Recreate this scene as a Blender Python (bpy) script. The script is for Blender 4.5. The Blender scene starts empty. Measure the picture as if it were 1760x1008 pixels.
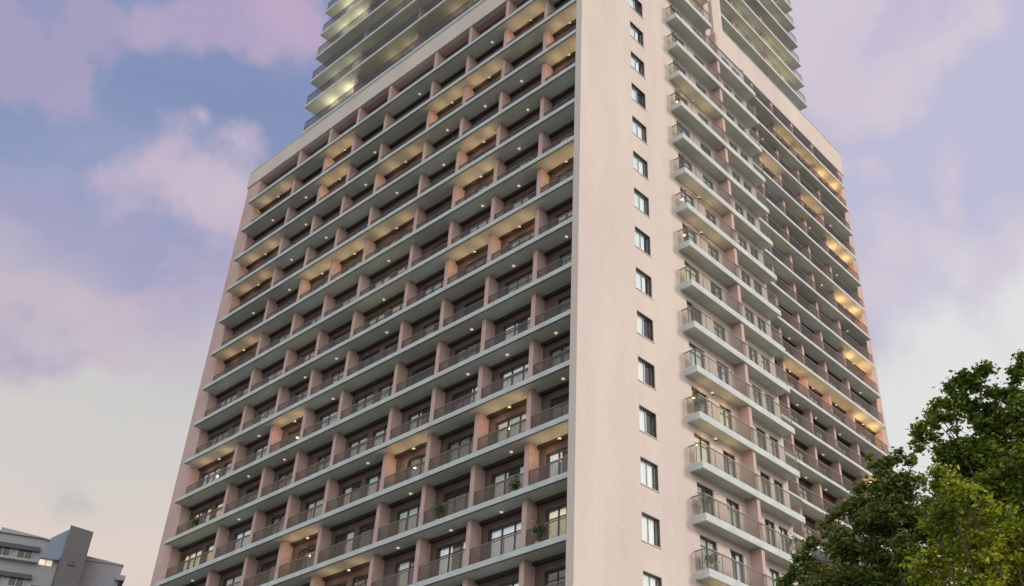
import bpy, math, random
from math import sin, cos, radians, pi
from mathutils import Vector

# ------------------------------------------------------------------ camera
S = bpy.context.scene
COL = S.collection
cam_d = bpy.data.cameras.new('camera')
cam = bpy.data.objects.new('camera', cam_d)
COL.objects.link(cam)
S.camera = cam
F_PX, CX, CY = 1760.83, 1063.74, 530.36
YAW, PITCH, ROLL = 0.68343, 0.58780, -0.0121
cam.location = (-31.185, -28.456, 1.562)
fw = Vector((cos(PITCH)*cos(YAW), cos(PITCH)*sin(YAW), sin(PITCH)))
rt = fw.cross(Vector((0, 0, 1))).normalized()
up = rt.cross(fw)
r2 = rt*cos(ROLL) + up*sin(ROLL)
u2 = -rt*sin(ROLL) + up*cos(ROLL)
from mathutils import Matrix
m = Matrix((r2, u2, -fw)).transposed()
cam.rotation_euler = m.to_euler()
cam_d.sensor_width = 36
cam_d.lens = F_PX/1760*36
cam_d.shift_x = -(CX-880)/1760
cam_d.shift_y = (CY-504)/1760
cam_d.clip_start = 0.1
cam_d.clip_end = 6000

# ------------------------------------------------------------------ sun
SUN_EL, SUN_AZ = radians(24), math.atan2(-1.0, 0.62)
sd = bpy.data.lights.new('sun', 'SUN')
sd.energy = 1.75
sd.angle = radians(14)
sd.color = (1.0, 0.88, 0.76)
sun = bpy.data.objects.new('sun', sd)
COL.objects.link(sun)
to_sun = Vector((cos(SUN_EL)*cos(SUN_AZ), cos(SUN_EL)*sin(SUN_AZ), sin(SUN_EL)))
sun.rotation_euler = to_sun.to_track_quat('Z', 'Y').to_euler()

# ------------------------------------------------------------------ view
S.view_settings.view_transform = 'Standard'
S.view_settings.look = 'None'
S.view_settings.exposure = 0
S.view_settings.gamma = 1
S.render.engine = 'CYCLES'
S.cycles.max_bounces = 6
S.cycles.transparent_max_bounces = 12
S.cycles.caustics_reflective = False
S.cycles.caustics_refractive = False

# ------------------------------------------------------------------ world (dusk sky with soft cloud)
def lin(r, g, b):
    f = lambda c: (c/255/12.92) if c/255 <= 0.04045 else ((c/255+0.055)/1.055)**2.4
    return (f(r), f(g), f(b), 1)

W = bpy.data.worlds.new('World')
S.world = W
W.use_nodes = True
nt = W.node_tree
for n in list(nt.nodes):
    nt.nodes.remove(n)
def N(t, **k):
    n = nt.nodes.new(t)
    for a, b in k.items():
        setattr(n, a, b)
    return n
def LK(a, b):
    nt.links.new(a, b)
tc = N('ShaderNodeTexCoord')
nz = N('ShaderNodeTexNoise')
nz.inputs['Scale'].default_value = 4.6
nz.inputs['Detail'].default_value = 7
nz.inputs['Roughness'].default_value = 0.52
LK(tc.outputs['Generated'], nz.inputs['Vector'])
sub = N('ShaderNodeVectorMath', operation='SUBTRACT')
LK(nz.outputs['Color'], sub.inputs[0])
sub.inputs[1].default_value = (.5, .5, .5)
scl = N('ShaderNodeVectorMath', operation='SCALE')
LK(sub.outputs[0], scl.inputs[0])
scl.inputs['Scale'].default_value = 0.16
dist = N('ShaderNodeVectorMath', operation='ADD')
LK(tc.outputs['Generated'], dist.inputs[0])
LK(scl.outputs[0], dist.inputs[1])
# elevation ramp of the clear part
sep = N('ShaderNodeSeparateXYZ')
LK(dist.outputs[0], sep.inputs[0])
ramp = N('ShaderNodeValToRGB')
LK(sep.outputs['Z'], ramp.inputs[0])
cr = ramp.color_ramp
stops = [(0.0, (205, 185, 172)), (0.31, (222, 206, 195)), (0.38, (211, 205, 199)), (0.44, (207, 204, 200)), (0.49, (196, 188, 198)),
         (0.535, (166, 163, 194)), (0.58, (142, 154, 189)), (0.66, (129, 144, 183)), (0.8, (140, 150, 192)), (1.0, (130, 142, 186))]
while len(cr.elements) < len(stops):
    cr.elements.new(0.5)
for e, (p, c) in zip(cr.elements, stops):
    e.position = p
    e.color = lin(*c)
cur = ramp.outputs[0]
fine = N('ShaderNodeTexNoise')
fine.inputs['Scale'].default_value = 9
fine.inputs['Detail'].default_value = 9
fine.inputs['Roughness'].default_value = 0.6
LK(tc.outputs['Generated'], fine.inputs['Vector'])
fs = N('ShaderNodeVectorMath', operation='SUBTRACT')
LK(fine.outputs['Color'], fs.inputs[0])
fs.inputs[1].default_value = (.5, .5, .5)
fm = N('ShaderNodeVectorMath', operation='SCALE')
LK(fs.outputs[0], fm.inputs[0])
fm.inputs['Scale'].default_value = 0.13
puff = N('ShaderNodeVectorMath', operation='ADD')
LK(tc.outputs['Generated'], puff.inputs[0])
LK(fm.outputs[0], puff.inputs[1])
def bank(puffs, soft, colr, amount=1.0):
    """a cloud bank: the union of round puffs in the sky, its edge broken up by noise"""
    global cur
    low = None
    for c, r in puffs:
        d = N('ShaderNodeVectorMath', operation='DISTANCE')
        LK(puff.outputs[0], d.inputs[0])
        d.inputs[1].default_value = Vector(c).normalized()
        q = N('ShaderNodeMath', operation='SUBTRACT')
        LK(d.outputs['Value'], q.inputs[0])
        q.inputs[1].default_value = r
        if low is None:
            low = q.outputs[0]
        else:
            sm = N('ShaderNodeMath', operation='SMOOTH_MIN')
            LK(low, sm.inputs[0])
            LK(q.outputs[0], sm.inputs[1])
            sm.inputs[2].default_value = 0.02
            low = sm.outputs[0]
    mr = N('ShaderNodeMapRange', interpolation_type='SMOOTHSTEP')
    LK(low, mr.inputs[0])
    mr.inputs[1].default_value = -soft*.5
    mr.inputs[2].default_value = soft*.5
    mr.inputs[3].default_value = amount
    mr.inputs[4].default_value = 0
    mx = N('ShaderNodeMix', data_type='RGBA')
    LK(mr.outputs[0], mx.inputs[0])
    LK(cur, mx.inputs[6])
    mx.inputs[7].default_value = lin(*colr)
    cur = mx.outputs[2]
# wide lavender veil over the right half
bank([((0.712, 0.178, 0.679), 0.209), ((0.734, 0.287, 0.616), 0.138), ((0.797, 0.153, 0.584), 0.127)], 0.100, (190, 188, 213), 1.00)
# bright haze low on the right
bank([((0.884, 0.291, 0.366), 0.159), ((0.827, 0.273, 0.492), 0.057), ((0.847, 0.193, 0.495), 0.070), ((0.794, 0.239, 0.558), 0.016)], 0.090, (226, 226, 224), 1.00)
# rosy edge above the haze
bank([((0.762, 0.29, 0.578), 0.032), ((0.771, 0.252, 0.585), 0.024), ((0.772, 0.319, 0.55), 0.027), ((0.802, 0.215, 0.558), 0.021), ((0.803, 0.18, 0.568), 0.020)], 0.060, (214, 202, 213), 0.90)
# cream cloud beside the upper tower
bank([((0.616, 0.277, 0.738), 0.058), ((0.657, 0.262, 0.707), 0.045), ((0.684, 0.231, 0.692), 0.031), ((0.686, 0.195, 0.701), 0.028), ((0.657, 0.193, 0.728), 0.025), ((0.685, 0.165, 0.709), 0.018), ((0.682, 0.14, 0.718), 0.022), ((0.602, 0.254, 0.757), 0.063)], 0.035, (211, 200, 213), 1.00)
# notch in that cloud
bank([((0.66, 0.223, 0.717), 0.012), ((0.649, 0.2, 0.734), 0.018), ((0.667, 0.176, 0.724), 0.012), ((0.652, 0.214, 0.727), 0.010)], 0.035, (190, 184, 212), 0.80)
# small pink puff
bank([((0.747, 0.203, 0.633), 0.012), ((0.746, 0.22, 0.629), 0.008), ((0.761, 0.219, 0.61), 0.013), ((0.715, 0.286, 0.638), 0.014)], 0.030, (212, 198, 212), 0.85)
# lavender cloud top left
bank([((0.15, 0.754, 0.639), 0.040), ((0.176, 0.743, 0.646), 0.028), ((0.124, 0.736, 0.666), 0.031), ((0.169, 0.728, 0.664), 0.027), ((0.169, 0.704, 0.69), 0.028), ((0.172, 0.756, 0.631), 0.021)], 0.022, (165, 158, 190), 1.00)
# its shaded gap
bank([((0.137, 0.728, 0.672), 0.008), ((0.139, 0.721, 0.679), 0.009)], 0.020, (140, 150, 188), 0.80)
# lavender cloud top middle
bank([((0.207, 0.683, 0.701), 0.024), ((0.235, 0.668, 0.707), 0.025), ((0.255, 0.643, 0.722), 0.030), ((0.282, 0.623, 0.73), 0.030), ((0.311, 0.604, 0.734), 0.025), ((0.243, 0.677, 0.695), 0.009), ((0.201, 0.695, 0.69), 0.014)], 0.022, (174, 162, 193), 1.00)
# rosy end of that cloud
bank([((0.3, 0.607, 0.736), 0.031), ((0.326, 0.605, 0.726), 0.016)], 0.050, (192, 170, 198), 0.80)
# pink bank in the middle
bank([((0.242, 0.771, 0.59), 0.015), ((0.267, 0.753, 0.602), 0.025), ((0.301, 0.742, 0.599), 0.030), ((0.338, 0.733, 0.59), 0.036), ((0.322, 0.704, 0.633), 0.016), ((0.288, 0.714, 0.639), 0.008), ((0.322, 0.692, 0.647), 0.012), ((0.258, 0.774, 0.578), 0.011), ((0.275, 0.736, 0.619), 0.013)], 0.028, (197, 181, 202), 1.00)
# pale core of it
bank([((0.307, 0.742, 0.596), 0.017), ((0.341, 0.723, 0.601), 0.021)], 0.050, (204, 192, 204), 0.80)
# thin veil left of it
bank([((0.202, 0.809, 0.552), 0.010), ((0.213, 0.809, 0.547), 0.008)], 0.030, (163, 158, 192), 0.70)
# pink bank low left
bank([((0.224, 0.84, 0.494), 0.014), ((0.243, 0.831, 0.5), 0.013), ((0.261, 0.827, 0.499), 0.012), ((0.285, 0.821, 0.494), 0.016), ((0.317, 0.81, 0.493), 0.017), ((0.232, 0.847, 0.478), 0.012), ((0.248, 0.841, 0.481), 0.010), ((0.312, 0.822, 0.477), 0.019)], 0.025, (199, 184, 197), 1.00)
# lavender base of it
bank([((0.256, 0.852, 0.457), 0.017), ((0.243, 0.86, 0.448), 0.018), ((0.281, 0.843, 0.459), 0.011), ((0.292, 0.832, 0.472), 0.009), ((0.262, 0.835, 0.485), 0.007)], 0.030, (181, 168, 193), 0.90)
# rosy wisps right of it
bank([((0.339, 0.789, 0.513), 0.017), ((0.352, 0.771, 0.531), 0.013), ((0.338, 0.816, 0.469), 0.013), ((0.359, 0.752, 0.552), 0.007)], 0.035, (199, 182, 197), 0.80)
# grey smudge low down
bank([((0.331, 0.874, 0.356), 0.014), ((0.346, 0.866, 0.361), 0.010)], 0.030, (190, 190, 186), 0.70)
# fine wisps
n2 = N('ShaderNodeTexNoise')
n2.inputs['Scale'].default_value = 5.5
n2.inputs['Detail'].default_value = 8
n2.inputs['Roughness'].default_value = 0.55
LK(dist.outputs[0], n2.inputs['Vector'])
mr2 = N('ShaderNodeMapRange', interpolation_type='SMOOTHSTEP')
LK(n2.outputs['Fac'], mr2.inputs[0])
mr2.inputs[1].default_value = 0.52
mr2.inputs[2].default_value = 0.74
mr2.inputs[3].default_value = 0
mr2.inputs[4].default_value = 0.25
mx2 = N('ShaderNodeMix', data_type='RGBA')
LK(mr2.outputs[0], mx2.inputs[0])
LK(cur, mx2.inputs[6])
mx2.inputs[7].default_value = lin(200, 188, 208)
cur = mx2.outputs[2]
# bright glow added to the unseen sky behind the viewer, lighting fronts and soffits
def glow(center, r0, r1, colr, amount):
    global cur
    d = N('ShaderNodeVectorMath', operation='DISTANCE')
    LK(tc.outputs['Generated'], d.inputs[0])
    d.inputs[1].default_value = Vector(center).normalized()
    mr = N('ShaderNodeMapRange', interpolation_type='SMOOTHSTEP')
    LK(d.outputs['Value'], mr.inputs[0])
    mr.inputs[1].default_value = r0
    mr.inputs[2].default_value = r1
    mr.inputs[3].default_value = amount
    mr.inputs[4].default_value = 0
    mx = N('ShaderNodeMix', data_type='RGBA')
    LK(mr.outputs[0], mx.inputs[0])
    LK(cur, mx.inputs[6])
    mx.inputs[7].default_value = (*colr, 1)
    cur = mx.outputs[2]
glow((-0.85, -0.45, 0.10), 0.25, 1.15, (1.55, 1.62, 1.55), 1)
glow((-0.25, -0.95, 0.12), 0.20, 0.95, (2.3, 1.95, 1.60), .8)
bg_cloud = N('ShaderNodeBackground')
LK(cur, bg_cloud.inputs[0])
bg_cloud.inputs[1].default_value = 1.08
sky = N('ShaderNodeTexSky', sky_type='NISHITA')
sky.sun_disc = False
sky.sun_elevation = SUN_EL
sky.sun_rotation = pi/2 - SUN_AZ
bg_sky = N('ShaderNodeBackground')
LK(sky.outputs[0], bg_sky.inputs[0])
bg_sky.inputs[1].default_value = 0.10
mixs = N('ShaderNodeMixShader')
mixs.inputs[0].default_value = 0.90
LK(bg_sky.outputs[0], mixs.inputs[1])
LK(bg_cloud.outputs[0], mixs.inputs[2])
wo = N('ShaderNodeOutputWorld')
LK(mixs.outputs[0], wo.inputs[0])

# ------------------------------------------------------------------ materials
def mat(name, col, rough=0.7, var=0.08, scale=1.5, metal=0.0, bump=0.0, bscale=20, streak=0.0, col2=None, fine=0.0):
    m = bpy.data.materials.new(name)
    m.use_nodes = True
    t = m.node_tree
    b = t.nodes['Principled BSDF']
    b.inputs['Roughness'].default_value = rough
    b.inputs['Metallic'].default_value = metal
    tcn = t.nodes.new('ShaderNodeTexCoord')
    nn = t.nodes.new('ShaderNodeTexNoise')
    nn.inputs['Scale'].default_value = scale
    nn.inputs['Detail'].default_value = 6
    nn.inputs['Roughness'].default_value = 0.6
    src = tcn.outputs['Object']
    if streak:
        mp = t.nodes.new('ShaderNodeMapping')
        mp.inputs['Scale'].default_value = (1, 1, streak)
        t.links.new(src, mp.inputs[0])
        t.links.new(mp.outputs[0], nn.inputs['Vector'])
    else:
        t.links.new(src, nn.inputs['Vector'])
    r = t.nodes.new('ShaderNodeValToRGB')
    r.color_ramp.elements[0].position = 0.32
    r.color_ramp.elements[1].position = 0.68
    c2 = col2 or col
    lo = tuple(max(0, c*(1-var)) for c in col)
    hi = tuple(min(1, c*(1+var)) for c in c2)
    r.color_ramp.elements[0].color = (*lo, 1)
    r.color_ramp.elements[1].color = (*hi, 1)
    t.links.new(nn.outputs['Fac'], r.inputs[0])
    out = r.outputs[0]
    if fine:
        n3 = t.nodes.new('ShaderNodeTexNoise')
        n3.inputs['Scale'].default_value = scale*14
        n3.inputs['Detail'].default_value = 4
        t.links.new(src, n3.inputs['Vector'])
        mxx = t.nodes.new('ShaderNodeMix')
        mxx.data_type = 'RGBA'
        mxx.blend_type = 'MULTIPLY'
        mxx.inputs[0].default_value = 1
        rr = t.nodes.new('ShaderNodeMapRange')
        rr.inputs[1].default_value = .3
        rr.inputs[2].default_value = .7
        rr.inputs[3].default_value = 1-fine
        rr.inputs[4].default_value = 1+fine*.4
        t.links.new(n3.outputs['Fac'], rr.inputs[0])
        t.links.new(out, mxx.inputs[6])
        t.links.new(rr.outputs[0], mxx.inputs[7])
        out = mxx.outputs[2]
    t.links.new(out, b.inputs['Base Color'])
    if bump:
        nb = t.nodes.new('ShaderNodeTexNoise')
        nb.inputs['Scale'].default_value = bscale
        nb.inputs['Detail'].default_value = 5
        t.links.new(src, nb.inputs['Vector'])
        bp = t.nodes.new('ShaderNodeBump')
        bp.inputs['Strength'].default_value = bump
        bp.inputs['Distance'].default_value = 0.05
        t.links.new(nb.outputs['Fac'], bp.inputs['Height'])
        t.links.new(bp.outputs[0], b.inputs['Normal'])
    return m

def emis(name, col, st):
    m = bpy.data.materials.new(name)
    m.use_nodes = True
    b = m.node_tree.nodes['Principled BSDF']
    b.inputs['Base Color'].default_value = (*col, 1)
    b.inputs['Emission Color'].default_value = (*col, 1)
    b.inputs['Emission Strength'].default_value = st
    return m

def glass(name, tint, transp, rough=0.03, body=(0.1, 0.1, 0.1), bodyfac=0.3, gloss=1.0):
    """thin tinted sheet: part see-through, part body colour, with a mirror coat"""
    m = bpy.data.materials.new(name)
    m.use_nodes = True
    t = m.node_tree
    for n in list(t.nodes):
        t.nodes.remove(n)
    o = t.nodes.new('ShaderNodeOutputMaterial')
    tr = t.nodes.new('ShaderNodeBsdfTransparent')
    tr.inputs[0].default_value = (*tint, 1)
    df = t.nodes.new('ShaderNodeBsdfDiffuse')
    df.inputs[0].default_value = (*body, 1)
    m1 = t.nodes.new('ShaderNodeMixShader')
    m1.inputs[0].default_value = bodyfac
    t.links.new(tr.outputs[0], m1.inputs[1])
    t.links.new(df.outputs[0], m1.inputs[2])
    gl = t.nodes.new('ShaderNodeBsdfGlossy')
    gl.inputs['Roughness'].default_value = rough
    fr = t.nodes.new('ShaderNodeFresnel')
    fr.inputs[0].default_value = 1.5
    mrr = t.nodes.new('ShaderNodeMapRange')
    mrr.inputs[3].default_value = 1-transp
    mrr.inputs[4].default_value = (1-transp)+gloss
    t.links.new(fr.outputs[0], mrr.inputs[0])
    m2 = t.nodes.new('ShaderNodeMixShader')
    # only the outer face of the sheet mirrors; the face seen from inside the glass lets light out
    ge = t.nodes.new('ShaderNodeNewGeometry')
    mu = t.nodes.new('ShaderNodeMath')
    mu.operation = 'MULTIPLY'
    inv = t.nodes.new('ShaderNodeMath')
    inv.operation = 'SUBTRACT'
    inv.inputs[0].default_value = 1
    t.links.new(ge.outputs['Backfacing'], inv.inputs[1])
    t.links.new(mrr.outputs[0], mu.inputs[0])
    t.links.new(inv.outputs[0], mu.inputs[1])
    t.links.new(mu.outputs[0], m2.inputs[0])
    t.links.new(m1.outputs[0], m2.inputs[1])
    t.links.new(gl.outputs[0], m2.inputs[2])
    t.links.new(m2.outputs[0], o.inputs[0])
    return m

M = {}
M['pink'] = mat('pink_render', (0.61, 0.525, 0.515), 0.85, 0.03, 0.35, bump=0.25, bscale=9, col2=(0.635, 0.59, 0.535), fine=0.05, streak=.22)
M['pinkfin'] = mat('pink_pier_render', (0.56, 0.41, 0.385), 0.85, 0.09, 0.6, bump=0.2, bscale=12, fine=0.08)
M['slab'] = mat('grey_concrete', (0.54, 0.60, 0.61), 0.75, 0.12, 0.9, bump=0.15, bscale=14, fine=0.14)
M['soffit'] = mat('painted_soffit', (0.58, 0.61, 0.53), 0.8, 0.12, 0.5, fine=0.1)
M['dark'] = mat('brown_cladding', (0.125, 0.085, 0.078), 0.6, 0.25, 0.8, fine=0.2)
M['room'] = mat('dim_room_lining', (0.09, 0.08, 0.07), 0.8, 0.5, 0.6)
M['frame'] = mat('bronze_aluminium', (0.055, 0.048, 0.043), 0.4, 0.15, 3, metal=0.3)
M['winframe'] = mat('grey_window_frame', (0.30, 0.30, 0.31), 0.5, 0.1, 3)
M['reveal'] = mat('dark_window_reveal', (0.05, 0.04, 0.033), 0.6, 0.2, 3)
M['rail'] = mat('grey_railing_metal', (0.22, 0.20, 0.19), 0.4, 0.1, 3, metal=0.4)
M['curtain'] = mat('cream_curtain', (0.78, 0.76, 0.66), 0.9, 0.08, 1.2, streak=0.2)
M['curtain2'] = mat('grey_curtain', (0.58, 0.60, 0.60), 0.9, 0.1, 1.2, streak=0.2)
M['pane'] = glass('window_glass', (0.90, 0.93, 0.93), 0.84, 0.03, (0.1, 0.12, 0.12), 0.03)
M['railglass'] = glass('smoked_balcony_glass', (0.82, 0.78, 0.75), 0.97, 0.08, (0.20, 0.175, 0.165), 0.20, .25)
M['clearglass'] = glass('greenish_balcony_glass', (0.90, 0.89, 0.86), 0.96, 0.06, (0.30, 0.28, 0.26), 0.12, .3)
def lit_curtain(name, col, st):
    m = mat(name, col, 0.9, 0.12, 1.2, streak=0.2)
    b = m.node_tree.nodes['Principled BSDF']
    b.inputs['Emission Color'].default_value = (*col, 1)
    b.inputs['Emission Strength'].default_value = st
    return m
M['curtain_warm'] = lit_curtain('warm_lit_curtain', (0.84, 0.76, 0.54), 0.85)
M['curtain_cool'] = lit_curtain('cool_lit_curtain', (0.68, 0.72, 0.76), 0.75)
M['curtain_dim'] = lit_curtain('dim_lit_curtain', (0.60, 0.63, 0.58), 0.42)
M['curtain_win'] = lit_curtain('pale_lit_curtain', (0.84, 0.83, 0.80), 0.80)
M['lamp'] = emis('warm_lamp', (1.0, 0.74, 0.55), 0.55)
M['lamp_bright'] = emis('bright_warm_lamp', (1.0, 0.72, 0.42), 0.9)
M['asphalt'] = mat('asphalt', (0.05, 0.05, 0.052), 0.9, 0.2, 4, bump=0.3, bscale=60)
M['paving'] = mat('paving', (0.46, 0.44, 0.40), 0.9, 0.15, 2, bump=0.2)
M['soil'] = mat('ground_soil', (0.26, 0.25, 0.20), 0.95, 0.3, 0.4)
M['white'] = mat('road_paint', (0.75, 0.75, 0.72), 0.7, 0.1, 5)
M['bark'] = mat('bark', (0.10, 0.07, 0.05), 0.95, 0.35, 6, bump=0.8, bscale=25)
M['pot'] = mat('clay_pot', (0.35, 0.22, 0.16), 0.8, 0.2, 5)

def leaf_mat(name, a, b, c, scale, trans=0.35):
    m = bpy.data.materials.new(name)
    m.use_nodes = True
    t = m.node_tree
    bs = t.nodes['Principled BSDF']
    bs.inputs['Roughness'].default_value = 0.5
    g = t.nodes.new('ShaderNodeTexCoord')
    nn = t.nodes.new('ShaderNodeTexNoise')
    nn.inputs['Scale'].default_value = scale
    nn.inputs['Detail'].default_value = 5
    t.links.new(g.outputs['Object'], nn.inputs['Vector'])
    gi = t.nodes.new('ShaderNodeNewGeometry')
    ad = t.nodes.new('ShaderNodeMath')
    ad.operation = 'MULTIPLY_ADD'
    t.links.new(gi.outputs['Random Per Island'], ad.inputs[0])
    ad.inputs[1].default_value = 0.38
    t.links.new(nn.outputs['Fac'], ad.inputs[2])
    r = t.nodes.new('ShaderNodeValToRGB')
    e = r.color_ramp.elements
    e[0].position = 0.45
    e[0].color = (*a, 1)
    e[1].position = 0.68
    e[1].color = (*b, 1)
    x = e.new(0.92)
    x.color = (*c, 1)
    t.links.new(ad.outputs[0], r.inputs[0])
    t.links.new(r.outputs[0], bs.inputs['Base Color'])
    tl = t.nodes.new('ShaderNodeBsdfTranslucent')
    t.links.new(r.outputs[0], tl.inputs[0])
    ms = t.nodes.new('ShaderNodeMixShader')
    ms.inputs[0].default_value = trans
    t.links.new(bs.outputs[0], ms.inputs[1])
    t.links.new(tl.outputs[0], ms.inputs[2])
    t.links.new(ms.outputs[0], t.nodes['Material Output'].inputs[0])
    return m
M['leaf_dark'] = leaf_mat('dark_green_leaf', (0.055, 0.10, 0.01), (0.16, 0.235, 0.022), (0.27, 0.34, 0.045), 0.8)
M['leaf_olive'] = leaf_mat('olive_green_leaf', (0.06, 0.10, 0.014), (0.16, 0.22, 0.035), (0.34, 0.31, 0.11), 1.0)
M['leaf_lime'] = leaf_mat('yellow_green_leaf', (0.06, 0.11, 0.01), (0.25, 0.32, 0.02), (0.60, 0.60, 0.04), 1.3)
M['leaf_pot'] = leaf_mat('houseplant_leaf', (0.04, 0.07, 0.02), (0.10, 0.15, 0.04), (0.2, 0.24, 0.07), 3)

# ------------------------------------------------------------------ mesh helpers
class MB:
    def __init__(s):
        s.v = []; s.f = []; s.mi = []; s.mats = []
    def _m(s, m):
        if m not in s.mats:
            s.mats.append(m)
        return s.mats.index(m)
    def box(s, a, b, m='pink', m_bottom=None):
        x0, x1 = sorted((a[0], b[0])); y0, y1 = sorted((a[1], b[1])); z0, z1 = sorted((a[2], b[2]))
        n = len(s.v)
        s.v += [(x0,y0,z0),(x1,y0,z0),(x1,y1,z0),(x0,y1,z0),(x0,y0,z1),(x1,y0,z1),(x1,y1,z1),(x0,y1,z1)]
        s.f += [(n+3,n+2,n+1,n),(n+4,n+5,n+6,n+7),(n,n+1,n+5,n+4),(n+1,n+2,n+6,n+5),(n+2,n+3,n+7,n+6),(n+3,n,n+4,n+7)]
        k = s._m(m); kb = s._m(m_bottom) if m_bottom else k
        s.mi += [kb, k, k, k, k, k]
    def quad(s, pts, m):
        n = len(s.v); s.v += [tuple(p) for p in pts]
        s.f.append(tuple(range(n, n+len(pts)))); s.mi.append(s._m(m))
    def tube(s, pts, rad, m, seg=7):
        k = s._m(m); rings = []
        for i, p in enumerate(pts):
            p = Vector(p)
            d = (Vector(pts[min(i+1, len(pts)-1)]) - Vector(pts[max(i-1, 0)])).normalized()
            a = d.cross(Vector((0.31, 0.95, 0.05))).normalized()
            b = d.cross(a)
            n = len(s.v)
            for j in range(seg):
                t = 2*pi*j/seg
                s.v.append(tuple(p + (a*cos(t)+b*sin(t))*rad[i]))
            rings.append(n)
        for i in range(len(rings)-1):
            for j in range(seg):
                j2 = (j+1) % seg
                s.f.append((rings[i]+j, rings[i]+j2, rings[i+1]+j2, rings[i+1]+j)); s.mi.append(k)
        s.f.append(tuple(rings[-1]+j for j in range(seg))); s.mi.append(k)
    def build(s, name, parent=None, origin=None):
        me = bpy.data.meshes.new(name)
        o0 = Vector(origin) if origin is not None else Vector((0, 0, 0))
        me.from_pydata([tuple(Vector(p)-o0) for p in s.v], [], s.f)
        for m in s.mats:
            me.materials.append(M[m])
        me.polygons.foreach_set('material_index', s.mi)
        me.update()
        o = bpy.data.objects.new(name, me)
        COL.objects.link(o)
        o.location = o0
        if parent is not None:
            o.parent = parent
            w = Vector(parent.get('_w', (0, 0, 0)))
            o.location = o0 - w
            o['_w'] = tuple(o0)
        return o

def thing(name, label, cat, loc, group=None):
    o = bpy.data.objects.new(name, None)
    COL.objects.link(o)
    o.location = loc
    o['_w'] = tuple(loc)
    o['label'] = label
    o['category'] = cat
    if group:
        o['group'] = group
    return o
def struct(mb, name, kind='structure', label=None, cat=None):
    o = mb.build(name)
    o['kind'] = kind
    o['label'] = label or name
    o['category'] = cat or name
    return o

rnd = random.Random(7)

# ------------------------------------------------------------------ ground
b = MB(); b.quad([(-2500,-2500,-0.02),(2500,-2500,-0.02),(2500,2500,-0.02),(-2500,2500,-0.02)], 'soil')
struct(b, 'ground', label='open ground spreading out to the horizon', cat='ground')
b = MB(); b.quad([(-22,-120,0),(-12,-120,0),(-12,160,0),(-22,160,0)], 'asphalt')
b.quad([(-12,-20,0),(160,-20,0),(160,-12,0),(-12,-12,0)], 'asphalt')
for k in range(-11, 15):
    b.quad([(-17.08,k*10,0.004),(-16.92,k*10,0.004),(-16.92,k*10+4,0.004),(-17.08,k*10+4,0.004)], 'white')
for k in range(0, 15):
    b.quad([(k*10,-16.08,0.004),(k*10+4,-16.08,0.004),(k*10+4,-15.92,0.004),(k*10,-15.92,0.004)], 'white')
struct(b, 'road', label='asphalt road with dashed white line round the tower', cat='road')
b = MB(); b.box((-12,-12,-.3),(60,60,0.13), 'paving'); b.box((-45,-120,-.3),(-22,160,0.13), 'paving')
b.box((-12,-60,-.3),(160,-20,0.13), 'paving')
struct(b, 'pavement', label='pale paved pavement with kerbs along the road', cat='pavement')

# ------------------------------------------------------------------ the tower
TW = thing('apartment_tower', 'tall pink apartment tower with rows of grey concrete balconies', 'apartment tower', (0, 0, 0.13))
G0 = 0.13

def mapL(s, d, z):            # west front: s runs back along +y, d goes into the building (+x)
    return (d, s, z)
def mapR(y0):
    return lambda s, d, z: (s, y0+d, z)

DOORS = []     # (distance, frame MB, pane MB, curtain MB, origin)
LAMPS = []
CAMP = Vector((-31.185, -28.456, 1.562))

def add_door(mp, s0, s1, z0, z1, d, curtain=None, leaves=None, seed=0):
    """sliding door: frame with mullions and transom, panes behind it, folded curtain behind them"""
    r = random.Random(seed)
    fr, pa, cu = MB(), MB(), MB()
    w = 0.06
    fr.box(mp(s0, d-.03, z0), mp(s1, d+.06, z0+w), 'frame')
    fr.box(mp(s0, d-.03, z1-w), mp(s1, d+.06, z1), 'frame')
    n = leaves or max(2, round((s1-s0)/0.85))
    for k in range(n+1):
        c = s0 + (s1-s0-w)*k/n
        fr.box(mp(c, d-.025, z0+w), mp(c+w, d+.055, z1-w), 'frame')
    if z1-z0 > 1.9:
        for k in range(n):
            a = s0 + (s1-s0-w)*k/n + w; e = s0+(s1-s0-w)*(k+1)/n
            fr.box(mp(a, d-.015, z1-w-.45), mp(e, d+.04, z1-w-.40), 'frame')
    pa.box(mp(s0+w*.4, d+.005, z0+w*.4), mp(s1-w*.4, d+.02, z1-w*.4), 'pane')
    if curtain is None:
        curtain = r.choice([0, 1, 2, 3, 3, 3, 3, 3])
    spans = {0: [], 1: [(0, .45)], 2: [(0, .3), (.62, 1)], 3: [(0.0, 1)]}[curtain]
    if curtain == 1 and r.random() < .5:
        spans = [(.5, 1)]
    cm = r.choice(['curtain_warm', 'curtain_cool', 'curtain_cool', 'curtain_dim', 'curtain_dim', 'curtain2'])
    for a, e in spans:
        sa, se = s0+.08+(s1-s0-.16)*a, s0+.08+(s1-s0-.16)*e
        k = max(4, int((se-sa)/0.07))
        for q in range(k):
            p0, p1 = sa+(se-sa)*q/k, sa+(se-sa)*(q+1)/k
            o0, o1 = .09+.035*(q % 2), .09+.035*((q+1) % 2)
            cu.quad([mp(p0, d+o0, z0+.06), mp(p1, d+o1, z0+.06), mp(p1, d+o1, z1-.08), mp(p0, d+o0, z1-.08)], cm)
    c = Vector(mp((s0+s1)/2, d, (z0+z1)/2))
    DOORS.append(((c-CAMP).length, fr, pa, cu, c))

def add_lamp(parent, mp, s, d, z, bright=False):
    LAMPS.append((parent, mp, s, d, z, bright))

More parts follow.
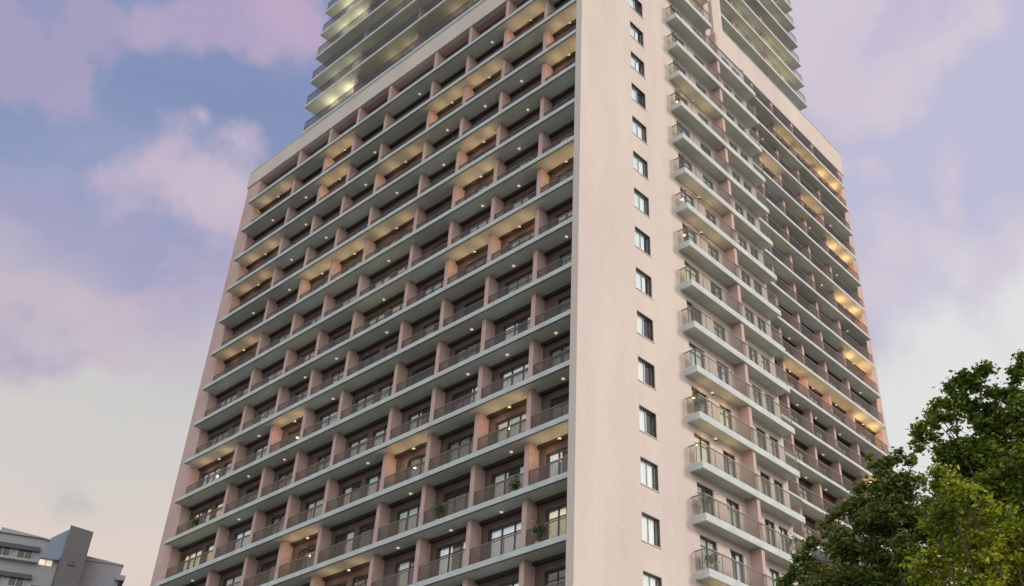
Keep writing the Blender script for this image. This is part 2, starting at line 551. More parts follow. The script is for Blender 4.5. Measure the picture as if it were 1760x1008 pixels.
def lit_bay(parent, mp, s0, s1, d, z, power=22, tint=(1.0, 0.62, 0.33)):
    """wall lamp under a balcony ceiling, with its own light"""
    L = MB()
    c = (s0+s1)/2
    L.box(mp(c-.07, d-.10, z-.20), mp(c+.07, d-.01, z-.10), 'lamp_bright')
    L.box(mp(c-.09, d-.12, z-.23), mp(c+.09, d-.0, z-.202), 'frame')
    o = L.build('wall_lamp', parent, mp(c, d, z-.55))
    for q in (0.25, 0.75):
        ld = bpy.data.lights.new('wall_lamp_light', 'POINT')
        ld.energy = power*.42
        ld.color = tint
        ld.shadow_soft_size = 0.08
        lo = bpy.data.objects.new('lamp_light', ld)
        COL.objects.link(lo)
        lo.parent = o
        lo.location = Vector(mp(s0+(s1-s0)*q, d-.25, z-.70)) - Vector(o['_w'])

def railing(parent, mp, spans, d, z, glass_m='railglass', post=1.2, ends=(), h=1.07):
    R_ = MB()
    for a, e in spans:
        R_.box(mp(a, d, z+h-.05), mp(e, d+.05, z+h), 'rail')
        R_.box(mp(a, d+.018, z+.06), mp(e, d+.03, z+h-.051), glass_m)
        n = max(1, round((e-a)/post))
        for k in range(n+1):
            c = a+(e-a-.035)*k/n
            R_.box(mp(c, d+.031, z+.0), mp(c+.035, d+.055, z+h-.05), 'rail')
    for (s, da, db) in ends:
        R_.box(mp(s, da, z+1.022), mp(s+.05, db, z+1.068), 'rail')
        R_.box(mp(s+.018, da, z+.06), mp(s+.03, db, z+1.02), glass_m)
        R_.box(mp(s+.031, da+.3, z), mp(s+.06, da+.335, z+1.02), 'rail')
    R_.build('railing', parent, mp(spans[0][0], d, z))

def storey_wall(wb, rb, mp, s0, s1, z0, z1, d, openings, thick=0.35, m='dark', niche=0.55):
    """back wall of a loggia with real openings: openings = [(a,b,za,zb)] along s"""
    cur_ = s0
    for (a, b_, za, zb) in sorted(openings):
        if a-cur_ > 0.01:
            wb.box(mp(cur_, d, z0), mp(a, d+thick, z1), m)
        wb.box(mp(a, d+.003, zb), mp(b_, d+thick, z1), m)
        if za-z0 > .01:
            wb.box(mp(a, d+.003, z0), mp(b_, d+thick, za), m)
        cur_ = b_
    if s1-cur_ > 0.01:
        wb.box(mp(cur_, d, z0), mp(s1, d+thick, z1), m)
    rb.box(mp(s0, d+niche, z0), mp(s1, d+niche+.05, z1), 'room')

# ---- west front (L): slab tops 55.85 - 2.91 i
zL = lambda i: 55.85-2.91*i
FINL = [3.36, 7.07, 10.73, 14.34, 19.42, 23.10, 26.60, 30.58]
FD, FS = 0.58, 0.27      # piers stand back this far from the slab edge; slab edge height
TF = 0.30
baysL = []
prev = 0.0
for f in FINL:
    baysL.append((prev, f-TF)); prev = f
baysL.append((prev, 35.98))
litL = {(8,0),(6,0),(6,1),(1,0),(0,1),(0,2),(2,1),(3,1),(4,2),(2,3),(0,5),(8,2),(8,3),(6,4),(5,4),(8,5),(4,4),(2,4),(1,6),
        (2,6),(6,8),(8,8),(5,11),(4,12),(3,10),(0,11),(1,10)}
D0 = 1.30
NL = 18
wallL, roomL = MB(), MB()
for i in range(NL+1):
    zt = zL(i)
    sb = MB()
    sb.box(mapL(0.0, 0.0, zt-FS), mapL(36.05, D0+.2, zt), 'slab', 'soffit')
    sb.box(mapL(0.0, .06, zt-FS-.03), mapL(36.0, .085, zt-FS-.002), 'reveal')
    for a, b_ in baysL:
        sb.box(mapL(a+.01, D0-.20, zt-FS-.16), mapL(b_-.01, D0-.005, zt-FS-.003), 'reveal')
    so = sb.build('balcony_slab', TW, (0, 18, zt))
    railing(so, mapL, [(a+.02, b_-.02) for a, b_ in baysL], FD+.02, zt, h=1.14)
    ceil = 58.45 if i == 0 else zL(i-1)-FS
    ops = []
    for k, (a, b_) in enumerate(baysL):
        r = random.Random(i*31+k)
        top = min(zt+2.12, ceil-.12)
        wdt = (b_-a)
        if wdt > 4.4:
            segs = [(a+.25, a+2.3), (a+2.75, b_-.3)]
        else:
            segs = [(a+.3, b_-r.choice([.45, .55, .6, .95]))]
        for (p, q) in segs:
            ops.append((p, q, zt+.06, top))
            add_door(mapL, p, q, zt+.06, top, D0+.08, seed=i*97+k)
        under = (k, i) in litL      # lamp hangs under slab i, in the bay below it
        if under:
            lit_bay(so, mapL, a, b_, D0-.20, zt-FS, 26)
        elif r.random() < .48 and i < NL:
            add_lamp(so, mapL, a+wdt*r.uniform(.3, .6), r.uniform(.75, .95), zt-FS-.002)
    storey_wall(wallL, roomL, mapL, 0.0, 37.0, zt, ceil, D0, ops)
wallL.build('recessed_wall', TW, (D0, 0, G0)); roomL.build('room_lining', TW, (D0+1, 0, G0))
for f in FINL:
    p = MB(); p.box(mapL(f-TF, FD, 3.0), mapL(f, D0-.003, 58.45), 'pinkfin')
    p.build('pier', TW, (0.12, f, G0))
p = MB(); p.box(mapL(35.98, FD, 3.0), mapL(37.72, D0-.003, 58.45), 'pinkfin')
p.build('pier', TW, (0.12, 35.5, G0))
# parapet band
p = MB()
p.box((.48, 0.0, 58.47), (2.2, 37.85, 60.12), 'pink')
p.box((.45, 0.0, 60.12), (2.2, 37.9, 60.2), 'slab')
p.box((.48+.3, 0.01, 58.40), (1.25, 35.9, 58.468), 'pinkfin')
p.build('parapet', TW, (0, 18, 57.7))

# ---- corner wall and the projecting balconies (R side), wall plane y = -0.45
YW = -0.45
p = MB()
wb = p
zW = lambda i: 54.63-2.854*i
wins = [(4.72, 6.12, zW(i)-1.42, zW(i)) for i in range(-12, 19)]
zc = 0.13
x0w, x1w = 4.72, 6.12
TH = 0.34
wb.box((-.02, YW, 0.13), (x0w, YW+TH, 92.5), 'pink')
wb.box((x1w, YW, 0.13), (8.95, YW+TH, 92.5), 'pink')
wins_s = sorted(wins, key=lambda w: w[2])
cz = 0.13
for (a, b_, za, zb) in wins_s:
    if za-cz > 0.05:
        wb.box((a, YW+.0, cz), (b_, YW+TH, za), 'pink')
    cz = zb
wb.box((x0w, YW, cz), (x1w, YW+TH, 92.5), 'pink')
wb.box((-.02, YW+TH, 0.13), (.30, 0.0, 92.5), 'pink')
wb.build('corner_wall', TW, (4, YW, G0))
for (a, b_, za, zb) in wins_s:
    if za < 4: continue
    f = MB()
    dd = YW+.16
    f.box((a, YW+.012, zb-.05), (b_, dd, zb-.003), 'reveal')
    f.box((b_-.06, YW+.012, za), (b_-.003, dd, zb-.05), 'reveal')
    f.box((a, dd, za), (b_, dd+.06, za+.06), 'winframe'); f.box((a, dd, zb-.06), (b_, dd+.06, zb), 'winframe')
    for c in (a, (a+b_)/2-.03, b_-.06):
        f.box((c, dd+.002, za+.06), (c+.06, dd+.058, zb-.06), 'winframe')
    w_ = f.build('window', TW, (a, dd, za))
    g = MB(); g.box((a+.03, dd+.02, za+.03), (b_-.03, dd+.032, zb-.03), 'pane'); g.build('pane', w_, (a, dd, za))
    s_ = MB(); s_.box((a-.05, YW-.04, za-.05), (b_+.05, YW+.15, za-.003), 'pink'); s_.build('sill', w_, (a, YW, za))
    c_ = MB()
    r = random.Random(int(za*10))
    full = r.choice([.72, .9, 1.0, 1.0, 1.0])
    k = int(1.3*full/.06)
    for q in range(k):
        p0, p1 = a+.05+.06*q, a+.05+.06*(q+1)
        o0, o1 = dd+.12+.03*(q % 2), dd+.12+.03*((q+1) % 2)
        c_.quad([(p0, o0, za+.04), (p1, o1, za+.04), (p1, o1, zb-.04), (p0, o0, zb-.04)], 'curtain_win')
    c_.build('curtain', w_, (a, dd, za))
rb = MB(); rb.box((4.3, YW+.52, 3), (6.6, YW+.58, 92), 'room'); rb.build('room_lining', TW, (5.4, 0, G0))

zG = lambda i: 47.07-2.854*i
GX0, GX1, GF = 8.83, 18.95, -1.305
mR = mapR(YW)
wallG, roomG = MB(), MB()
PLANTS = []
litG = {2, 6, 8}
for i in range(-14, 16):
    zt = zG(i)
    xe = GX1 if i >= -4 else 13.45
    wend = 18.62 if i >= -4 else 13.5
    sb = MB()
    sb.box((GX0, GF, zt-.30), (xe, YW+.05, zt), 'slab', 'soffit')
    sb.box((GX0, GF+.003, zt-.40), (xe-.003, GF+.14, zt-.302), 'slab', 'soffit')
    sb.box((GX0+.003, GF+.142, zt-.40), (GX0+.14, YW-.003, zt-.302), 'slab', 'soffit')
    so = sb.build('balcony_slab', TW, (GX0, GF, zt))
    railing(so, mapR(GF), [(GX0+.06, xe-.06)], 0.05, zt, 'clearglass', 1.3, ends=[(GX0+.02, .10, .84)])
    ceil = zG(i-1)-.30
    ops = [(9.42, 10.93, zt+.06, zt+2.1), (12.1, 13.35, zt+.06, zt+2.1)]
    if i >= -4:
        ops += [(15.85, 16.9, zt+.06, zt+2.1), (17.3, 18.3, zt+.06, zt+2.1)]
    for q, (a, b_, za, zb) in enumerate(ops):
        add_door(mR, a, b_, za, zb, .12, curtain=[3, 1, 3, 2][(q+i) % 4], leaves=2, seed=i*13+q+500)
    storey_wall(wallG, roomG, mR, 8.95, wend, zt, ceil, 0.0, ops, thick=.34, m='pink')
    wallG.box((8.95, YW+.002, zt-.30), (wend, YW+.34, zt), 'pink')
    if i >= -4:
        dv = MB(); dv.box((14.0, GF+.12, zt+.0), (14.30, YW+.0, ceil), 'pinkfin'); dv.build('balcony_divider', so, (14, GF, zt))
    if i % 4 == 2 or i in (1, 7):
        lit_bay(so, mR, 9.2, 13.6, -.0, zt-.30, 16)
wallG.build('recessed_wall', TW, (9, YW, G0)); roomG.build('room_lining', TW, (9, 0, G0))
p = MB()
p.box((18.62, YW, 0.13), (18.93, 4.2, 61.4), 'pink')
p.box((13.5, YW, 61.16), (18.93, 3.9, 61.7), 'pink')
p.build('return_wall', TW, (18.7, 0, G0))
p = MB()
p.box((13.5, YW-.25, 58.3), (14.15, YW+.6, 92.4), 'pink')
p.box((14.15, YW+.35, 61.7), (15.3, YW+.9, 92.4), 'pinkfin')
p.box((15.3, YW+.1, 61.7), (16.6, YW+.9, 92.4), 'pink')
p.build('pier', TW, (14, YW, 61))

# ---- recessed wing (T): slab tops 63.79 - 2.9 j, front plane y = 2.8
zT = lambda j: 63.79-2.9*j
mT = mapR(2.8)
FINT = [23.5, 27.0, 30.25, 33.75, 37.45]
baysT = []; prev = 18.95
for f in FINT:
    baysT.append((prev, f)); prev = f+.30
baysT.append((prev, 42.55))
litT = {(5,-1),(5,2),(5,4),(5,6),(5,8),(4,1),(3,8),(2,1),(4,8),(5,10),(3,-1),(4,-1),(2,8)}
wallT, roomT = MB(), MB()
for j in range(-1, 21):
    zt = zT(j)
    sb = MB()
    sb.box(mT(18.95, 0, zt-.24), mT(42.3, 1.6, zt), 'slab', 'soffit')
    sb.box(mT(42.3, FD-.1, zt-.24), mT(42.56, 1.29, zt-.003), 'slab', 'soffit')
    for a, b_ in baysT:
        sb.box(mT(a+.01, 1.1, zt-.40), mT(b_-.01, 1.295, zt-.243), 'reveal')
    so = sb.build('balcony_slab', TW, (30, 2.8, zt))
    railing(so, mT, [(18.97, 42.2)], .12, zt, 'railglass', 1.75)
    ceil = 69.2 if j == -1 else zT(j-1)-.24
    ops = []
    for k, (a, b_) in enumerate(baysT):
        r = random.Random(j*17+k+9000)
        top = min(zt+2.1, ceil-.1)
        ww = b_-a
        segs = [(b_-2.5, b_-.25)] if ww < 4.4 else [(a+.3, a+2.0), (b_-2.2, b_-.3)]
        for p_, q_ in segs:
            ops.append((p_, q_, zt+.06, top))
            add_door(mT, p_, q_, zt+.06, top, 1.38, seed=j*53+k+3000)
        if (k, j) in litT:
            big = k == 5
            lit_bay(so, mT, a, b_, 1.1, zt-.24, 100 if big else 30, (1.0, .56, .24))
        elif r.random() < .35:
            add_lamp(so, mT, a+ww*r.uniform(.3, .6), .9, zt-.242)
    storey_wall(wallT, roomT, mT, 18.95, 43.5, zt, ceil, 1.30, ops, m='dark')
wallT.build('recessed_wall', TW, (19, 4.1, G0)); roomT.build('room_lining', TW, (19, 5, G0))
for f in FINT:
    p = MB(); p.box(mT(f, FD, 3.0), mT(f+.3, 1.297, 69.2), 'pinkfin'); p.build('pier', TW, (f, 2.9, G0))
p = MB(); p.box(mT(42.56, FD, 3.0), mT(43.6, 1.297, 69.2), 'pinkfin'); p.build('pier', TW, (41.8, 2.9, G0))
p = MB()
p.box(mT(18.95, .5, 69.22), mT(43.7, 2.2, 72.2), 'pink')
p.box(mT(18.95, .46, 72.2), mT(43.75, 2.2, 72.28), 'slab')
p.build('parapet', TW, (30, 2.8, 68))

# ---- upper tower, west side
zU = lambda k: 60.75 if k == 0 else 61.15+2.98*k
mU = lambda s, d, z: (.5+d, s, z)
FU = [3.4, 10.8, 18.1, 25.4]
wallU, roomU = MB(), MB()
litU = {(4,1,110),(4,4,110),(4,5,110),(3,3,24),(2,1,24),(1,2,24),(4,2,40),(3,1,26),(2,2,34),(3,4,16),(2,5,28)}
baysU = []; prev = 0.0
for f in FU:
    baysU.append((prev, f-.3)); prev = f
baysU.append((prev, 30.1))
for k in range(0, 12):
    zt = zU(k)
    sb = MB()
    sb.box(mU(0.0, 0.05, zt-.26), mU(31.4 if k else 30.9, 1.7, zt), 'slab', 'soffit')
    if k:
        sb.box(mU(30.1, 1.7, zt-.26), mU(31.4, 6.0, zt-.003), 'slab', 'soffit')
    so = sb.build('balcony_slab', TW, (0, 15, zt))
    railing(so, mU, [(0.05, 31.3 if k else 30.8)], .10, zt, 'railglass', 1.5)
    if k == 11: break
    ceil = zU(k+1)-.26
    ops = []
    for q, (a, b_) in enumerate(baysU):
        for (p_, e_) in ((a+.3, a+2.4), (b_-2.4, b_-.3)):
            if e_-p_ < 1.5 or (b_-a < 4.5 and p_ > a+.5): continue
            ops.append((p_, e_, zt+.06, zt+2.1))
            add_door(mU, p_, e_, zt+.06, zt+2.1, 1.68, seed=k*71+q+7000)
        for (lq, lk, pw) in litU:
            if lq == q and lk == k:
                if q == 4:
                    lit_bay(so, mU, a+.2, a+4.6, 1.6, zt-.26, pw, (1, .90, .66))
                else:
                    lit_bay(so, mU, a+.2, a+4.0, 1.6, zt-.26, pw, (1, .74, .40))
    storey_wall(wallU, roomU, mU, 0.0, 30.1, zt, ceil, 1.6, ops, m='dark')
wallU.build('recessed_wall', TW, (1.6, 0, 60)); roomU.build('room_lining', TW, (2.2, 0, 60))
for f in FU:
    p = MB(); p.box(mU(f-.3, .75, 60.75), mU(f, 1.597, 92), 'pinkfin'); p.build('pier', TW, (.5, f, 60))

# ---- upper tower, south side
mV = mapR(3.3)
zV = lambda k: 74.6+2.87*k
wallV, roomV = MB(), MB()
FV = [20.4, 26.0, 31.6]
baysV = [(16.6, 20.4), (20.7, 26.0), (26.3, 31.6), (31.9, 36.5)]
litV = {(3,1,70),(2,1,50),(3,2,60),(1,1,22),(3,5,50),(2,2,40),(0,0,40),(3,4,30),(2,5,30)}
for k in range(0, 8):
    zt = zV(k)
    sb = MB()
    sb.box(mV(16.6, 0, zt-.28), mV(37.85, 1.8, zt), 'slab', 'soffit')
    sb.box(mV(36.5, 1.8, zt-.28), mV(37.85, 6.0, zt-.003), 'slab', 'soffit')
    so = sb.build('balcony_slab', TW, (26, 2.8, zt))
    railing(so, mV, [(16.65, 37.75)], .08, zt, 'clearglass', 1.5)
    if k == 7: break
    ceil = zV(k+1)-.28
    ops = []
    for q, (a, b_) in enumerate(baysV):
        p_, e_ = a+.6, a+2.9
        ops.append((p_, e_, zt+.06, zt+2.1))
        add_door(mV, p_, e_, zt+.06, zt+2.1, 1.68, seed=k*37+q+11000)
        for (lq, lk, pw) in litV:
            if lq == q and lk == k:
                lit_bay(so, mV, a, b_, 1.6, zt-.28, pw, (1, .82, .52))
    storey_wall(wallV, roomV, mV, 16.6, 36.5, zt, ceil, 1.6, ops, m='dark')
wallV.build('recessed_wall', TW, (17, 4.4, 70)); roomV.build('room_lining', TW, (17, 5, 70))
for f in FV:
    p = MB(); p.box(mV(f, .7, 72.3), mV(f+.3, 1.597, 93), 'pinkfin'); p.build('pier', TW, (f, 3.3, 70))

# ---- solid body behind the fronts
p = MB()
p.box((2.6, 5.6, 0.13), (43.4, 37.5, 58.3), 'pink')
p.box((18.96, 5.62, 58.3), (43.4, 30, 72.1), 'pink')
p.box((1.3, 37.5, 0.13), (43.4, 37.7, 58.46), 'pink')
p.box((43.4, 4.1, 0.13), (43.6, 37.7, 69.2), 'pink')
p.box((2.6, .9, 0.13), (18.6, 5.6, 61.1), 'pink')
p.box((2.8, .9, 61.1), (13.4, 5.6, 92), 'pink')
p.box((2.85, 5.6, 59), (36.4, 30.0, 93), 'pink')
p.box((2.1, 30.1, 59), (36.4, 30.3, 93), 'pink')
p.box((36.5, 5.0, 72), (36.6, 30.3, 93), 'pink')
p.box((0.9, 0.0, 94.6), (37, 30.5, 95.3), 'slab')
p.box((1.0, 0.0, 0.13), (43, 37, 3.0), 'dark')
p.build('building_core', TW, (20, 20, G0))

# ---- doors: the hundred nearest inside the picture as parts, the rest as one part
def infront(c):
    d = c-CAMP
    z = d.dot(fw)
    u = CX + F_PX*d.dot(r2)/z; v = CY - F_PX*d.dot(u2)/z
    return -40 < u < 1800 and -40 < v < 1050
DOORS.sort(key=lambda t: (not infront(t[4]), t[0]))
for (_, fr, pa, cu, c) in DOORS[:100]:
    o = fr.build('balcony_door', TW, c)
    pa.build('pane', o, c)
    if cu.v: cu.build('curtain', o, c)
def merge(lst):
    r_ = MB()
    for q in lst:
        n = len(r_.v); r_.v += q.v
        idx = [r_._m(mm) for mm in q.mats]
        r_.f += [tuple(n+i_ for i_ in f_) for f_ in q.f]; r_.mi += [idx[i_] for i_ in q.mi]
    return r_
rest = DOORS[100:]
o = merge([q[1] for q in rest]).build('balcony_door', TW, (2, 20, 30)); o['kind'] = 'stuff'
q_ = merge([q[2] for q in rest]).build('pane', o, (2, 20, 30)); q_['kind'] = 'stuff'
q_ = merge([q[3] for q in rest]).build('curtain', o, (2, 20, 30)); q_['kind'] = 'stuff'

rnd.shuffle(LAMPS)
LAMPS.sort(key=lambda t: not infront(Vector(t[1](t[2], t[3], t[4]))))
for (par, mp, s, d, z, br) in LAMPS[:100]:
    L = MB()
    a = [mp(s+.075*cos(2*pi*k/10), d+.075*sin(2*pi*k/10), z-.05) for k in range(10)]
    t_ = [mp(s+.09*cos(2*pi*k/10), d+.09*sin(2*pi*k/10), z-.001) for k in range(10)]
    L.quad(a, 'lamp')
    for k in range(10):
        L.quad([a[k], a[(k+1) % 10], t_[(k+1) % 10], t_[k]], 'lamp')
    L.build('ceiling_lamp', par, mp(s, d, z))

# ------------------------------------------------------------------ foliage
def leaves(mb, c, r, n, size, rng, m, flat=1.0):
    k = mb._m(m)
    c = Vector(c)
    for _ in range(n):
        # points spread through a shell with a bias outward, bunched into sprays
        v = Vector((rng.gauss(0, 1), rng.gauss(0, 1), rng.gauss(0, 1)))
        v.normalize()
        rr = r*abs(rng.gauss(0, .62))
        p = c + Vector((v.x*rr, v.y*rr, v.z*rr*flat))
        s = size*rng.uniform(.6, 1.35)
        a = Vector((rng.gauss(0, 1), rng.gauss(0, 1), rng.gauss(0, .5))).normalized()
        b_ = a.cross(Vector((rng.gauss(0, 1), rng.gauss(0, 1), rng.gauss(0, 1)))).normalized()
        nrm = a.cross(b_)
        i0 = len(mb.v)
        mb.v += [tuple(p-a*s*.5), tuple(p-a*s*.05+b_*s*.27+nrm*s*.06), tuple(p+a*s*.55), tuple(p-a*s*.05-b_*s*.27+nrm*s*.06)]
        mb.f.append((i0, i0+1, i0+2)); mb.f.append((i0, i0+2, i0+3)); mb.mi += [k, k]

def make_tree(label, blobs, base, m, size, density, seed, tr):
    rng = random.Random(seed)
    t = thing('tree', label, 'tree', base, 'street trees beside the tower')
    cr_ = MB()
    for (x, y, z, r) in blobs:
        c0 = Vector((x, y, z))
        r = max(.17, r-.04)
        ns = max(4, int(62*r*r+6))
        for _ in range(ns):
            v = Vector((rng.gauss(0, 1), rng.gauss(0, 1), rng.gauss(0, 1))).normalized()
            c1 = c0 + v*r*rng.uniform(.35, 1.02)
            rs = rng.uniform(.10, .27)*min(1.25, .55+r)
            leaves(cr_, c1, rs, int(density*rs*rs*rng.uniform(.6, 1.3)), size, rng, m, .7)
    cen = Vector(blobs[0][:3])
    cr_.build('crown', t, base)
    tk = MB()
    bz = Vector(base)
    fork = bz + Vector((rng.uniform(-.2, .2), rng.uniform(-.2, .2), tr*.42))
    tk.tube([bz, bz+(fork-bz)*.5+Vector((.06, .05, 0)), fork], [.24, .17, .10], 'bark', 10)
    to = tk.build('trunk', t, base)
    lb = MB()
    for (x, y, z, r) in blobs:
        e = Vector((x, y, z))
        if r < .2:      # a twig from the nearest big clump
            big = min((q for q in blobs if q[3] > .25), key=lambda q: (Vector(q[:3])-e).length)
            lb.tube([e.lerp(Vector(big[:3]), .8), e.lerp(Vector(big[:3]), .3), e], [.012, .008, .004], 'bark', 5)
            continue
        mid = fork.lerp(e, .5) + Vector((rng.uniform(-.3, .3), rng.uniform(-.3, .3), .25))
        lb.tube([fork, mid, e], [.05, .022, .008], 'bark', 6)
        for _ in range(4):
            v = Vector((rng.gauss(0, 1), rng.gauss(0, 1), rng.gauss(.3, 1))).normalized()
            lb.tube([mid.lerp(e, .75), e+v*r*.6], [.012, .005], 'bark', 4)
    lb.build('limbs', to, base)
    return t

T1 = [(-13.99,-22.49,9.85,.5),(-13.88,-23.04,10.01,.48),(-14.0,-22.18,9.65,.32),(-13.76,-23.67,10.14,.56),(-13.61,-23.02,9.42,.76),
      (-13.35,-23.74,9.29,1.19),(-13.72,-22.3,8.98,.72),(-13.33,-22.69,8.48,1.1),(-12.92,-23.85,8.29,1.4),(-12.6,-24.9,9.6,1.4),
      (-12.4,-25.2,8.2,1.5),(-12.6,-23.2,7.2,1.3),(-12.0,-24.6,7.0,1.4),
      (-14.38,-22.75,10.78,.1),(-14.37,-22.93,10.87,.09),(-14.3,-23.29,10.96,.12),(-14.28,-23.07,10.8,.1),(-14.37,-22.41,10.54,.11),
      (-14.31,-22.23,10.3,.12),(-14.28,-21.91,10.01,.09),(-14.3,-22.01,10.13,.1),(-14.26,-22.74,10.56,.14),(-14.09,-23.8,10.83,.12),
      (-14.1,-23.97,10.93,.13),(-14.24,-22.48,10.35,.22),(-14.16,-22.85,10.44,.26),(-14.06,-23.22,10.47,.3),(-13.97,-23.57,10.5,.26)]
T2 = [(-10.96,-19.59,10.9,.44),(-10.96,-19.06,10.38,.56),(-11.0,-18.45,9.76,.56),(-10.6,-19.36,9.91,.91),(-11.16,-17.75,9.2,.5),
      (-10.68,-18.39,8.92,.91),(-10.7,-20.07,10.82,.45),(-10.24,-19.45,9.06,1.04),(-10.4,-18.0,8.0,.9),(-10.0,-19.2,7.8,1.1),
      (-10.2,-20.6,9.8,.9),(-10.0,-20.6,8.2,1.1),
      (-11.21,-19.5,11.4,.13),(-11.17,-19.08,10.91,.13),(-11.16,-18.79,10.6,.12),(-11.24,-18.48,10.42,.12),(-11.3,-18.16,10.21,.12),
      (-11.33,-17.84,9.87,.13),(-11.37,-17.55,9.59,.12),(-11.4,-17.31,9.31,.13),(-11.03,-19.99,11.46,.12),(-10.87,-20.25,11.37,.13),
      (-11.44,-17.08,9.11,.1),(-11.08,-19.71,11.32,.18)]
T3 = [(-18.22,-23.61,7.33,.32),(-18.0,-23.83,7.02,.38),(-18.1,-23.37,6.85,.33),(-17.82,-23.76,6.5,.46),(-17.92,-23.25,6.24,.46),
      (-17.68,-24.2,6.5,.38),(-17.52,-24.08,5.95,.55),(-17.6,-23.5,5.6,.6),(-17.3,-24.6,6.3,.5),(-17.4,-24.4,5.5,.6)]
make_tree('dark green leafy tree rising highest at the right edge of the view', T1, (-12.9,-23.7,G0), 'leaf_dark', .095, 3600, 3, 9)
make_tree('lower olive green tree directly in front of the tower balconies', T2, (-10.3,-19.3,G0), 'leaf_olive', .10, 3600, 5, 9)
make_tree('sunlit yellow green tree in front of the darker trees', T3, (-17.6,-23.9,G0), 'leaf_lime', .07, 5600, 8, 6)

# ------------------------------------------------------------------ potted plants
def potted(label, loc, h, seed):
    rng = random.Random(seed)
    t = thing('potted_plant', label, 'potted plant', loc, 'potted plants on the tower balconies')
    p = MB(); x, y, z = loc
    p.tube([(x,y,z),(x,y,z+.28),(x,y,z+.30)], [.13,.18,.17], 'pot', 12)
    p.build('pot', t, loc)
    f = MB()
    for _ in range(7):
        a = rng.uniform(0, 6.28); q = rng.uniform(.05, .25)
        f.tube([(x,y,z+.25),(x+cos(a)*q,y+sin(a)*q,z+h*rng.uniform(.6, .9))], [.012,.006], 'leaf_pot', 4)
    leaves(f, (x, y, z+h*.72), h*.36, 320, .13, rng, 'leaf_pot', 1.0)
    f.build('foliage', t, loc)
    return t
ordn = ['lowest', 'second lowest', 'third lowest', 'fourth lowest', 'fifth lowest', 'sixth lowest', 'seventh lowest', 'eighth lowest']
for n_, i in enumerate((13, 12, 11, 10, 9, 7)):
    potted('green plant at the wall end of the %s projecting balcony with plants' % ordn[n_],
           (GX0+.75, GF+.42, zG(i)), 1.35 if i % 2 else 1.05, 40+i)
for n_, i in enumerate((12, 11, 10, 9)):
    potted('yellow green plant at far end of the %s projecting balcony with plants' % ordn[n_],
           (17.6, GF+.40, zG(i)), 1.5, 60+i)
potted('bushy plant behind smoked glass in the balcony next to the corner wall', (.55, 2.2, zL(13)), 1.2, 81)
potted('olive plant behind smoked glass three balconies left of the corner wall', (.55, 9.2, zL(12)), 1.2, 82)
potted('small plant against bright curtains, second balcony left of the corner wall', (.55, 3.9, zL(12)), .9, 83)
potted('leafy plant on the leftmost recessed balcony low on the tower', (.55, 33.6, zL(10)), 1.1, 84)

# ------------------------------------------------------------------ neighbours, about 100 m off
M['gwall'] = mat('grey_blue_render', (0.40, 0.42, 0.46), 0.85, 0.08, 0.3, fine=.06)
M['gtower'] = mat('dark_grey_render', (0.19, 0.185, 0.19), 0.85, 0.08, 0.3, fine=.06)
M['bluewall'] = mat('pale_blue_render', (0.27, 0.34, 0.46), 0.8, 0.08, 0.3)
M['palewall'] = mat('pale_grey_render', (0.45, 0.465, 0.52), 0.85, 0.06, 0.3, fine=.05)
M['gdark'] = mat('slate_trim_shadow_band', (0.085, 0.095, 0.115), 0.7, 0.15, 0.5)  # dark trim, also the colour of the shadow band over the windows
M['gglass'] = mat('dark_glass', (0.03, 0.035, 0.035), 0.12, 0.2, 1)
M['litwin'] = emis('lit_window', (0.95, 0.82, 0.66), 0.5)
AZ = radians(69)
DD = 100.0
OO = Vector((-31.185+DD*cos(AZ), -28.456+DD*sin(AZ), 0))
RR = Vector((sin(AZ), -cos(AZ), 0)); NN = Vector((cos(AZ), sin(AZ), 0))
def nb(r, d, z):
    return tuple(OO + RR*r + NN*d + Vector((0, 0, z)))
def nbox(mb, r0, r1, d0, d1, z0, z1, m, slope=None):
    n = len(mb.v)
    zz = (z1, z1) if slope is None else slope
    mb.v += [nb(r0,d0,z0), nb(r1,d0,z0), nb(r1,d1,z0), nb(r0,d1,z0), nb(r0,d0,zz[0]), nb(r1,d0,zz[1]), nb(r1,d1,zz[1]), nb(r0,d1,zz[0])]
    mb.f += [(n+3,n+2,n+1,n),(n+4,n+5,n+6,n+7),(n,n+1,n+5,n+4),(n+1,n+2,n+6,n+5),(n+2,n+3,n+7,n+6),(n+3,n,n+4,n+7)]
    mb.mi += [mb._m(m)]*6
A = thing('apartment_block', 'grey apartment block with a dark stair tower at the lower left', 'apartment block', nb(-3, 0, 0))
w = MB()
nbox(w, -16, .42, 0, 12, 0.05, 35.2, 'gwall')
w.build('wall', A, nb(-5, 0, 0))
w = MB(); nbox(w, -4.75, -.8, -.25, 12.2, 35.2, 35.45, 'gwall', (35.62, 35.12)); nbox(w, -16, -4.76, -.3, 12.2, 35.2, 35.3, 'bluewall')
w.build('roof', A, nb(-5, 0, 35))
w = MB(); nbox(w, -.82, .42, -.6, 3, 33.4, 36, 'bluewall', (35.2, 36.25)); w.build('gable', A, nb(0, 0, 34))
w = MB(); nbox(w, .43, 2.35, -1.0, 4, 0.05, 36.42, 'gtower', (36.5, 36.2)); w.build('stair_tower', A, nb(1, 0, 0))
w = MB(); nbox(w, .30, .43, -.95, .5, 0.05, 33.5, 'gdark'); w.build('downpipe', A, nb(.3, 0, 0))
for r_ in (3, ):
    pass
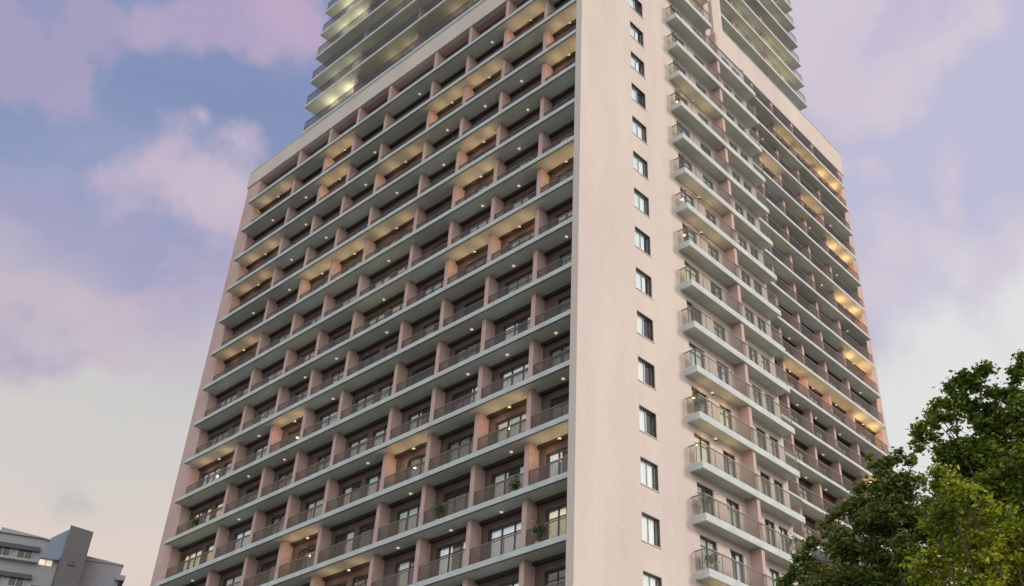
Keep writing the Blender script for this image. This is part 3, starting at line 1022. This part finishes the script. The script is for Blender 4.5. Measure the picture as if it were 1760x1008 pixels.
for fl in range(0, 11):
    zc_ = 33.55-2.45*fl
    bnd = MB()
    nbox(bnd, -15.5, -1.35, -.35, 0, zc_+.40, zc_+.78, 'gdark')  # dark strip standing in for the shadow above each window row
    nbox(bnd, -15.5, -1.25, -.60, 0, zc_-.62, zc_-.42, 'gwall')
    bnd.build('ledge_and_shadow_band', A, nb(-5, 0, zc_))
    for k in range(8):
        a = -15.0+1.0*k*1.72
        if a > -2.2: continue
        f = MB(); nbox(f, a, a+1.1, -.06, .05, zc_-.38, zc_+.36, 'gglass')
        nbox(f, a-.07, a, -.10, .02, zc_-.42, zc_+.40, 'palewall'); nbox(f, a+1.1, a+1.17, -.10, .02, zc_-.42, zc_+.40, 'palewall')
        nbox(f, a+.52, a+.58, -.09, .02, zc_-.38, zc_+.36, 'palewall')
        f.build('window', A, nb(a, 0, zc_))
    f = MB(); nbox(f, -1.15, -.15, -.08, .05, zc_-.62, zc_-.12, 'litwin' if fl == 0 else 'gglass')
    nbox(f, -1.2, -.1, -.16, .02, zc_-.12, zc_-.02, 'gdark'); nbox(f, -.67, -.63, -.11, .03, zc_-.62, zc_-.12, 'gdark')
    f.build('window', A, nb(-.6, 0, zc_))
    f = MB(); nbox(f, 1.05, 1.55, -1.06, -.9, zc_-.55, zc_-.2, 'gglass'); nbox(f, 1.0, 1.6, -1.09, -.9, zc_-.62, zc_-.552, 'gdark')
    f.build('window', A, nb(1.3, -1, zc_))
Bk = thing('apartment_block', 'pale grey plain block just right of the dark stair tower', 'apartment block', nb(4, 1, 0))
w = MB(); nbox(w, 2.36, 5.55, 1.5, 14, 0.05, 34.4, 'palewall', (34.65, 34.35)); w.build('wall', Bk, nb(4, 1, 0))
w = MB(); nbox(w, 2.36, 5.62, 1.4, 14.1, 34.4, 34.6, 'palewall', (34.80, 34.48)); w.build('roof', Bk, nb(4, 1, 34))
for fl in range(12):
    f = MB(); zc_ = 33.3-2.6*fl
    nbox(f, 5.2, 5.98, 1.0, 3.5, zc_-.35, zc_+.10, 'palewall'); nbox(f, 5.56, 5.9, 1.2, 3.2, zc_-1.7, zc_-.36, 'gglass')
    f.build('balcony', Bk, nb(5.5, 1, zc_))

for o in bpy.data.objects:
    if '_w' in o.keys():
        del o['_w']
